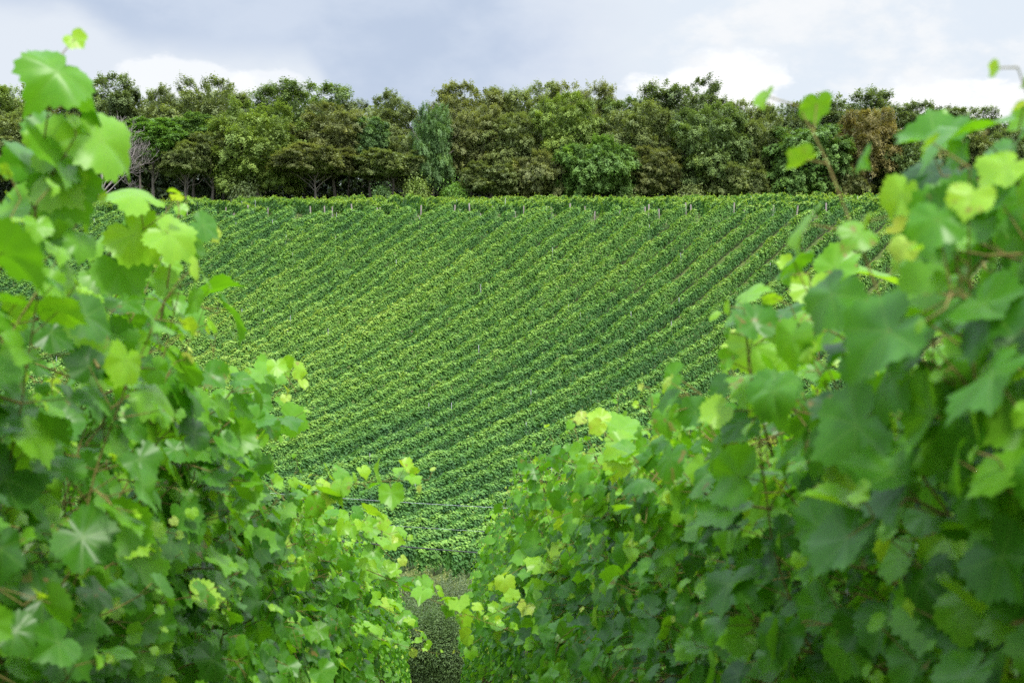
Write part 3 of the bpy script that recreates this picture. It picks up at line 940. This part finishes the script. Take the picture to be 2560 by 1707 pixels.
# ------------------------------------------------------------------ foreground: two rows of grapevines
def leaf_outline(n):
    th = np.arange(n) * 2 * np.pi / n                       # 0 = tip direction
    a = np.abs((th + np.pi) % (2 * np.pi) - np.pi)
    ctl_a = np.array([0, 0.2, 0.46, 0.7, 0.95, 1.3, 1.55, 1.9, 2.3, 2.65, 2.95, 3.1416])
    ctl_r = np.array([1.08, 0.95, 0.82, 0.87, 0.98, 0.88, 0.83, 0.88, 0.8, 0.68, 0.52, 0.14])
    rr = np.interp(a, ctl_a, ctl_r)
    if n > 20: rr = rr * (1 + 0.055 * np.where(np.arange(n) % 2 == 0, 1, -1))
    return th, rr


def leaf_template(n, rings):
    th, rr = leaf_outline(n)
    V = [np.zeros((1, 3))]
    for f in rings:
        k = rr if f == 1.0 else (rr * 0.6 + 0.4 * rr.mean())
        V.append(np.stack([np.sin(th) * k * f, np.cos(th) * k * f, np.zeros(n)], 1))
    V = np.concatenate(V)
    i = np.arange(n); j = (i + 1) % n
    T = np.stack([np.zeros(n, int), 1 + j, 1 + i], 1)
    Q = []
    for k in range(len(rings) - 1):
        o = 1 + k * n
        Q.append(np.stack([o + i, o + j, o + n + j, o + n + i], 1))
    return V, T, (np.concatenate(Q) if Q else np.zeros((0, 4), int))


TPL = {'hi': leaf_template(44, (0.4, 0.75, 1.0)), 'mid': leaf_template(26, (0.55, 1.0)), 'lo': leaf_template(14, (1.0,))}


def leaves(P, nrm, tip, size, lod, r):
    TV, TT, TQ = TPL[lod]
    n, k = len(P), len(TV)
    nrm = norm(nrm); tip = norm(tip - nrm * np.sum(tip * nrm, 1, keepdims=True)); sd = np.cross(tip, nrm)
    x, y = TV[:, 0], TV[:, 1]
    rad = np.hypot(x, y); th = np.arctan2(x, y)
    cup = r.normal(0.02, 0.16, (n, 1)); fold = r.uniform(-0.1, 0.38, (n, 1)); droop = r.uniform(-0.05, 0.34, (n, 1))
    ph = r.uniform(0, 6.28, (n, 1)); wav = r.uniform(0.04, 0.15, (n, 1)); ph2 = r.uniform(0, 6.28, (n, 1))
    z = (-cup * rad ** 2 + fold * np.abs(x) * 0.8 - droop * np.clip(y, 0, 2) ** 2 + wav * rad ** 2 * np.sin(3 * th + ph) + 0.6 * wav * rad ** 2 * np.sin(5 * th + ph2)
         - 0.022 * np.cos(6.9 * np.abs(th)) * rad)
    xs = x * (1 - 0.12 * fold); sx = r.uniform(0.88, 1.12, (n, 1))
    V = P[:, None] + size[:, None, None] * ((xs * sx)[..., None] * sd[:, None] + (y * np.ones((n, 1)))[..., None] * tip[:, None] + z[..., None] * nrm[:, None])
    off = (np.arange(n) * k)[:, None, None]
    co = np.tile(np.stack([x, y, np.zeros(k)], 1), (n, 1)) + np.repeat(np.stack([np.zeros(n), np.zeros(n), r.uniform(0, 50, n)], 1), k, 0)
    return V.reshape(-1, 3), (TT[None] + off).reshape(-1, 3), (TQ[None] + off).reshape(-1, 4), co


def walk(p, d, length, r, wob=0.16, grav=0.0, step=0.076):
    n = max(4, int(length / step)); pts = [np.array(p, float)]; dv = np.array(d, float)
    for i in range(n):
        dv = dv + r.normal(0, wob, 3) + np.array([0, 0, -grav * (i / n)])
        dv /= np.linalg.norm(dv)
        pts.append(pts[-1] + dv * step)
    return np.array(pts)


def dress(pts, r, size=0.075, young=0.62, outbias=0.7, side_axis=np.array([0, 1.0, 0]), keep=1.0, tint0=0.27, hang=1.0, face=np.zeros(3)):
    """leaves and stalks along a shoot -> lists for leaves() and segs()"""
    n = len(pts)
    L, S = [], []
    alt = 1.0
    t = norm(np.gradient(pts, axis=0))
    pr = norm(np.cross(t, r.normal(0, 1, 3)))
    for i in range(1, n):
        f = i / (n - 1)
        alt = -alt
        if r.random() > keep: continue
        p = pts[i]
        o = np.sign(p[1]) if abs(p[1]) > 0.06 else r.choice([-1.0, 1.0])
        outv = side_axis * o
        k = 1.0 if f < young else 1.0 - 0.68 * (f - young) / (1 - young)
        ln = (0.05 + 0.06 * r.random()) * (0.4 + 0.6 * k)
        pd = pr[i] * alt * 0.9 + outv * outbias * 0.8 + np.array([0, 0, 0.35]) + r.normal(0, 0.35, 3) + t[i] * 0.3
        pd /= np.linalg.norm(pd)
        b = p + pd * ln
        nm_ = outv * outbias * 0.7 + np.array([0, 0, 0.5]) + r.normal(0, 1, 3) * np.array([0.46, 0.36, 0.26]) + pd * 0.12 + face
        tp = np.array([0, 0, -0.8 * hang]) + outv * 0.3 + pd * 0.8 + r.normal(0, 0.45, 3)
        tt = tint0 + r.normal(0, 0.13) + 0.36 * max(0, (f - young) / (1 - young)) + (0.3 if r.random() < 0.06 else 0)
        L.append((b, nm_, tp, size * k * r.uniform(0.62, 1.24), tt)); S.append((p, b))
    return L, S


def shoot_mesh(name, shoots, r, lod, with_stalks=True, cane_r=0.0034, extra=None):
    """shoots: list of (pts, dress kwargs) -> leaves + canes as separate arrays"""
    Ls, Ss, C = [], [], Pile()
    for pts, kw in shoots:
        L, S = dress(pts, r, **kw)
        Ls += L; Ss += S
        C.add(polyseg(pts[::2] if lod != 'hi' and len(pts) > 8 else pts, np.linspace(cane_r, cane_r * 0.35, len(pts[::2] if lod != 'hi' and len(pts) > 8 else pts)), 5))
    if extra: Ls += extra
    P, Nn, T = (np.array([l[i] for l in Ls]) for i in range(3))
    S = np.array([l[3] for l in Ls]); tint = np.clip(np.array([l[4] for l in Ls]), 0, 1)
    V, Tr, Qd, co = leaves(P, Nn, T, S, lod, r)
    if with_stalks and Ss:
        A = np.array([a for a, b in Ss]); B = np.array([b for a, b in Ss])
        C.add(segs(A, B, 0.0017, 0.0012, 3))
    k = len(TPL[lod][0])
    return (V, Tr, Qd, co, np.repeat(tint, k)), C.get()


def pull_in(p, w=0.36):
    """the catch wires hold the growth in: little of it reaches past w from the row's middle"""
    p = p.copy(); a = np.abs(p[:, 1]); s = np.sign(p[:, 1])
    p[:, 1] = s * np.where(a > w, w + (a - w) * 0.34, a)
    return p


def vine_arrays(seed, lod, tall=1.0, lush=1.0, up=1.0):
    """one vine plant in its own frame: x along the row, +y towards the lane, z up"""
    r = np.random.default_rng(seed)
    trunk = [(0, 0, -0.1), (0.02, 0.01, 0.25), (-0.02, -0.01, 0.5), (0.0, 0.0, 0.72)]
    ST = Pile(); ST.add(polyseg(trunk, [0.034, 0.028, 0.025, 0.027], 7))
    for s in (-1, 1):
        ST.add(polyseg([(0, 0, 0.72), (0.12 * s, 0.01, 0.79), (0.34 * s, 0, 0.8), (0.58 * s, 0, 0.81)], [0.02, 0.017, 0.014, 0.009], 6))
    fc = np.array([0.27 * up, 0, 0])
    shoots = []
    nsh = 19 if lod == 'hi' else 15
    for k in range(nsh):
        x = -0.56 + 1.12 * (k + r.uniform(0.2, 0.8)) / nsh
        yb = r.normal(0, 0.05)
        ln = r.uniform(1.15, 1.5) * tall
        s = r.choice([-1.0, 1.0])
        dv = norm(np.array([[r.normal(0, 0.13), s * abs(r.normal(0.12, 0.12)), 1.0]]))[0]
        long_ = r.random() < (0.13 if lod != 'hi' else 0.0)
        pts = walk((x, yb, 0.8), dv, ln * (1.16 if long_ else 1.0), r, 0.07, 0.05 if not long_ else 0.12)
        pts = pull_in(pts)
        shoots.append((pts, dict(size=0.073, outbias=0.8, face=fc)))
        # laterals that thicken the walls of the row
        for _ in range(4 if lod == 'hi' else 3):
            i = r.integers(4, len(pts) - 3)
            s2 = r.choice([-1.0, 1.0], p=[0.42, 0.58])
            dv2 = norm(np.array([[r.normal(0, 0.5), s2 * 0.9, 0.35]]))[0]
            shoots.append((pull_in(walk(pts[i], dv2, r.uniform(0.2, 0.42), r, 0.16, 0.1)), dict(size=0.066, outbias=0.9, young=0.8, tint0=0.28, face=fc)))
    for k in range(20):                                     # hanging growth over the fruit zone and foot
        x = r.uniform(-0.56, 0.56); s = r.choice([-1.0, 1.0], p=[0.4, 0.6])
        dv = norm(np.array([[r.normal(0, 0.5), s * 0.8, 0.2]]))[0]
        shoots.append((pull_in(walk((x, 0, r.uniform(0.55, 0.95)), dv, r.uniform(0.55, 0.95), r, 0.12, 0.55)), dict(size=0.073, outbias=0.95, young=0.85, tint0=0.22, face=fc)))
    return shoots, ST, r


def finish_vine(root, lv, cane, ST):
    V, Tr, Qd, co, tint = lv
    f = add_obj('foliage', make_mesh('foliage', V, Tr, Qd, [M_NEAR], attrs={'tint': tint, 'leafco': co}), root)
    A, B = ST.get(); C, D = cane
    s = add_obj('stem', make_mesh('stem', np.concatenate([A, C]), None, np.concatenate([B, D + len(A)]), [M_VSTEM, M_CANE], None,
                np.concatenate([np.zeros(len(B)), np.ones(len(D))])), root)
    return f, s


LD = norm(np.array([[-77 / F, 1.0, 0]]))[0]                   # direction of the lane
LP = np.array([LD[1], -LD[0], 0])                             # to its right
LANE = 1.1
# height of the row tops along the two rows (multiplies shoot length), by distance
TOPL = ([0, 2.4, 3.0, 3.8, 4.8, 6.2, 7.2, 9, 14, 22, 36], [1.1, 1.1, 1.12, 1.03, 0.98, 0.97, 0.7, 0.64, 0.64, 0.8, 0.9])
TOPR = ([0, 2.0, 2.8, 3.6, 5, 7, 10, 16, 24, 36], [1.04, 1.04, 0.93, 0.88, 0.85, 0.92, 1.0, 1.02, 1.0, 0.95])
VINES = {-1: [], 1: []}
protos = {}
for side in (-1, 1):
    sname = 'left' if side < 0 else 'right'
    k = 0
    for i in range(31):
        ya = 2.1 + 1.1 * i - (0.25 if side > 0 else 0.0)
        base = LD * ya + LP * side * LANE
        zg = float(ground_z(base[0], base[1]))
        yd = LP * (-side)
        rz = math.atan2(-yd[0], yd[1])
        seed = 3000 + i * 2 + (side > 0)
        root = empty('grapevine', (base[0], base[1], zg), rz)
        tall = float(np.interp(ya, *(TOPL if side < 0 else TOPR)))
        if ya < 15:
            lod = 'hi' if ya < 5.5 else 'mid'
            shoots, ST, r = vine_arrays(seed, lod, tall, up=1.0 if side < 0 else -1.0)
            lv, cn = shoot_mesh('foliage', shoots, r, lod)
            finish_vine(root, lv, cn, ST)
        else:
            pk = (side, i % 4)
            if pk not in protos:
                shoots, ST, r = vine_arrays(4000 + i, 'lo', 1.0, up=1.0 if side < 0 else -1.0)
                lv, cn = shoot_mesh('foliage', shoots, r, 'lo', False)
                V, Tr, Qd, co, tint = lv
                A, B = ST.get(); C, D = cn
                protos[pk] = (make_mesh('foliage', V, Tr, Qd, [M_NEAR], attrs={'tint': tint, 'leafco': co}),
                              make_mesh('stem', np.concatenate([A, C]), None, np.concatenate([B, D + len(A)]), [M_VSTEM, M_CANE], None,
                                        np.concatenate([np.zeros(len(B)), np.ones(len(D))])))
            a = add_obj('foliage', protos[pk][0], root); b = add_obj('stem', protos[pk][1], root)
            a.scale = b.scale = (1, 1, float(rng.uniform(0.95, 1.06)) * (float(np.interp(ya, [15, 28], [0.84, 1.0])) if side < 0 else 1.0))
        tag(root, 'leafy grapevine in the %s near row, %s plant counted from the camera' % (sname, nth(i + 1)), 'grapevine', 'grapevines in the %s near row' % sname)
        VINES[side].append((ya, root))


# long loose shoots that the photograph shows reaching into the lane
def hero(side, px_pts, Y, size, lod, seed, young=0.55, tint0=0.42, keep=1.0, outbias=0.25, hang=0.8, step=0.06):
    r = np.random.default_rng(seed)
    ctrl = np.array([at(x * s_, y * s_, yy) for (x, y), yy in zip(px_pts, Y)])
    seg = np.linalg.norm(np.diff(ctrl, axis=0), axis=1); cum = np.concatenate([[0], np.cumsum(seg)])
    n = max(5, int(cum[-1] / step))
    pts = np.stack([np.interp(np.linspace(0, cum[-1], n), cum, ctrl[:, k]) for k in range(3)], 1)
    pts[1:-1] = 0.25 * pts[:-2] + 0.5 * pts[1:-1] + 0.25 * pts[2:]
    root = min(VINES[side], key=lambda v: abs(v[0] - ctrl[0][1]))[1]
    # into the plant's own frame
    c, s = math.cos(-root.rotation_euler[2]), math.sin(-root.rotation_euler[2])
    q_ = pts - np.array(root.location)
    loc = np.stack([q_[:, 0] * c - q_[:, 1] * s, q_[:, 0] * s + q_[:, 1] * c, q_[:, 2]], 1)
    lv, cn = shoot_mesh('shoot', [(loc, dict(size=size * 1.15, young=young, tint0=tint0, keep=keep, outbias=outbias, hang=hang, face=np.array([(0.5 if side < 0 else -0.5), 0, 0])))], r, lod, True, 0.0035)
    V, Tr, Qd, co, tint = lv
    C, D = cn
    me = make_mesh('shoot', np.concatenate([V, C]), Tr, np.concatenate([Qd, D + len(V)]), [M_NEAR, M_CANE], None,
                   np.concatenate([np.zeros(len(Qd)), np.ones(len(D))]), {'tint': np.concatenate([tint, np.zeros(len(C))]), 'leafco': np.concatenate([co, np.zeros((len(C), 3))])})
    add_obj('shoot', me, root)


# left row (pixels of the 2352 wide enlargement, metres ahead along the shoot)
hero(-1, [(60, 640), (90, 420), (110, 250), (130, 140)], [3.0, 2.9, 2.8, 2.75], 0.066, 'hi', 1, 0.95, 0.42, 1.0, 0.5, 1.0, 0.055)
hero(-1, [(0, 620), (80, 470), (140, 370), (175, 310)], [3.1, 2.95, 2.8, 2.75], 0.068, 'hi', 2, 0.9, 0.4, 1.0, 0.5, 1.0, 0.06)
hero(-1, [(120, 700), (250, 580), (340, 520), (380, 490)], [3.9, 3.7, 3.6, 3.5], 0.075, 'hi', 3, 0.9, 0.5, 1.0, 0.4, 1.0, 0.06)
hero(-1, [(200, 760), (290, 650), (350, 610), (385, 625)], [4.3, 4.2, 4.1, 4.1], 0.06, 'hi', 4, 0.6, 0.6, 1.0, 0.4, 0.9, 0.05)
hero(-1, [(250, 900), (390, 760), (450, 690), (500, 720)], [5.0, 4.8, 4.7, 4.6], 0.08, 'hi', 5, 0.9, 0.36, 1.0, 0.4, 1.0, 0.07)
hero(-1, [(430, 1010), (560, 890), (640, 830), (680, 900)], [6.6, 6.3, 6.1, 6.0], 0.074, 'hi', 6, 0.6, 0.45, 1.0, 0.4, 1.0, 0.055)
hero(-1, [(560, 1000), (640, 980), (690, 950)], [6.8, 6.6, 6.5], 0.07, 'hi', 7, 0.9, 0.35, 1.0, 0.4, 1.0, 0.06)
hero(-1, [(640, 1180), (740, 1120), (860, 1105), (985, 1100)], [7.6, 7.4, 7.2, 7.1], 0.064, 'hi', 8, 0.8, 0.55, 1.0, 0.2, 0.8, 0.04)
hero(-1, [(640, 1260), (740, 1200), (850, 1205), (925, 1240)], [9.4, 9.2, 9.0, 8.9], 0.075, 'mid', 9, 0.7, 0.5, 1.0, 0.3, 0.9, 0.05)
hero(-1, [(620, 1300), (700, 1160), (730, 1090)], [9.0, 8.9, 8.8], 0.07, 'mid', 10, 0.6, 0.55, 1.0, 0.3, 0.9, 0.06)
hero(-1, [(800, 1290), (900, 1330), (1000, 1380), (1110, 1425), (1180, 1450)], [9.6, 9.0, 8.6, 8.4, 8.3], 0.066, 'mid', 11, 0.8, 0.45, 1.0, 0.2, 0.8, 0.06)
hero(-1, [(800, 1430), (880, 1470), (960, 1490), (1010, 1500)], [12.0, 11.8, 11.6, 11.5], 0.066, 'mid', 12, 0.5, 0.5, 1.0, 0.2, 0.8, 0.06)
hero(-1, [(60, 1380), (160, 1310), (280, 1260), (350, 1250)], [4.2, 4.0, 3.9, 3.85], 0.085, 'hi', 13, 0.8, 0.55, 1.0, 0.4, 0.7, 0.07)
hero(-1, [(840, 1380), (900, 1400), (950, 1440), (985, 1480)], [15.0, 14.7, 14.5, 14.4], 0.085, 'mid', 14, 0.8, 0.5, 1.0, 0.2, 0.9, 0.07)
hero(-1, [(700, 1200), (800, 1215), (880, 1255), (915, 1300)], [10.8, 10.5, 10.4, 10.3], 0.085, 'mid', 15, 0.8, 0.45, 1.0, 0.2, 0.9, 0.07)
# right row
hero(1, [(1560, 1170), (1480, 1090), (1400, 1000), (1345, 965)], [5.9, 5.8, 5.7, 5.65], 0.08, 'hi', 21, 0.6, 0.56, 1.0, 0.3, 0.8, 0.05)
hero(1, [(2000, 830), (1880, 800), (1760, 760), (1680, 715)], [3.9, 3.8, 3.7, 3.65], 0.072, 'hi', 22, 0.7, 0.42, 1.0, 0.4, 1.0, 0.06)
hero(1, [(2060, 760), (1980, 690), (1900, 640), (1840, 650)], [3.6, 3.5, 3.45, 3.4], 0.07, 'hi', 23, 0.7, 0.6, 1.0, 0.4, 1.0, 0.06)
hero(1, [(2240, 700), (2200, 560), (2220, 420), (2270, 300)], [2.5, 2.4, 2.3, 2.25], 0.088, 'hi', 24, 0.95, 0.4, 1.0, 0.5, 1.1, 0.07)
hero(1, [(2380, 640), (2340, 480), (2320, 360), (2340, 300)], [2.3, 2.2, 2.15, 2.1], 0.09, 'hi', 25, 0.95, 0.36, 1.0, 0.5, 1.1, 0.07)
hero(1, [(1800, 900), (1740, 830), (1720, 780)], [4.3, 4.2, 4.15], 0.07, 'hi', 26, 0.8, 0.5, 1.0, 0.4, 1.0, 0.06)
hero(1, [(1760, 1010), (1680, 1000), (1600, 1010), (1530, 1000)], [5.3, 5.2, 5.15, 5.1], 0.075, 'hi', 27, 0.8, 0.42, 1.0, 0.4, 1.0, 0.06)
hero(1, [(1480, 1200), (1390, 1170), (1310, 1170), (1270, 1190)], [7.8, 7.7, 7.6, 7.55], 0.07, 'mid', 28, 0.6, 0.45, 1.0, 0.3, 0.9, 0.06)
hero(1, [(1340, 1400), (1260, 1370), (1190, 1380), (1110, 1420)], [9.6, 9.3, 9.0, 8.8], 0.07, 'mid', 29, 0.6, 0.5, 1.0, 0.3, 0.9, 0.06)
hero(1, [(1210, 1440), (1150, 1440), (1090, 1470), (1060, 1500)], [12.5, 12.2, 12.0, 12.0], 0.085, 'mid', 30, 0.8, 0.5, 1.0, 0.2, 0.9, 0.07)
hero(1, [(1330, 1300), (1250, 1270), (1180, 1310), (1140, 1350)], [9.8, 9.6, 9.5, 9.4], 0.085, 'mid', 31, 0.8, 0.45, 1.0, 0.2, 0.9, 0.07)
print('rows', n_row, m_row, 'stakes', n_stake, 'polys', sum(len(m.polygons) for m in bpy.data.meshes))
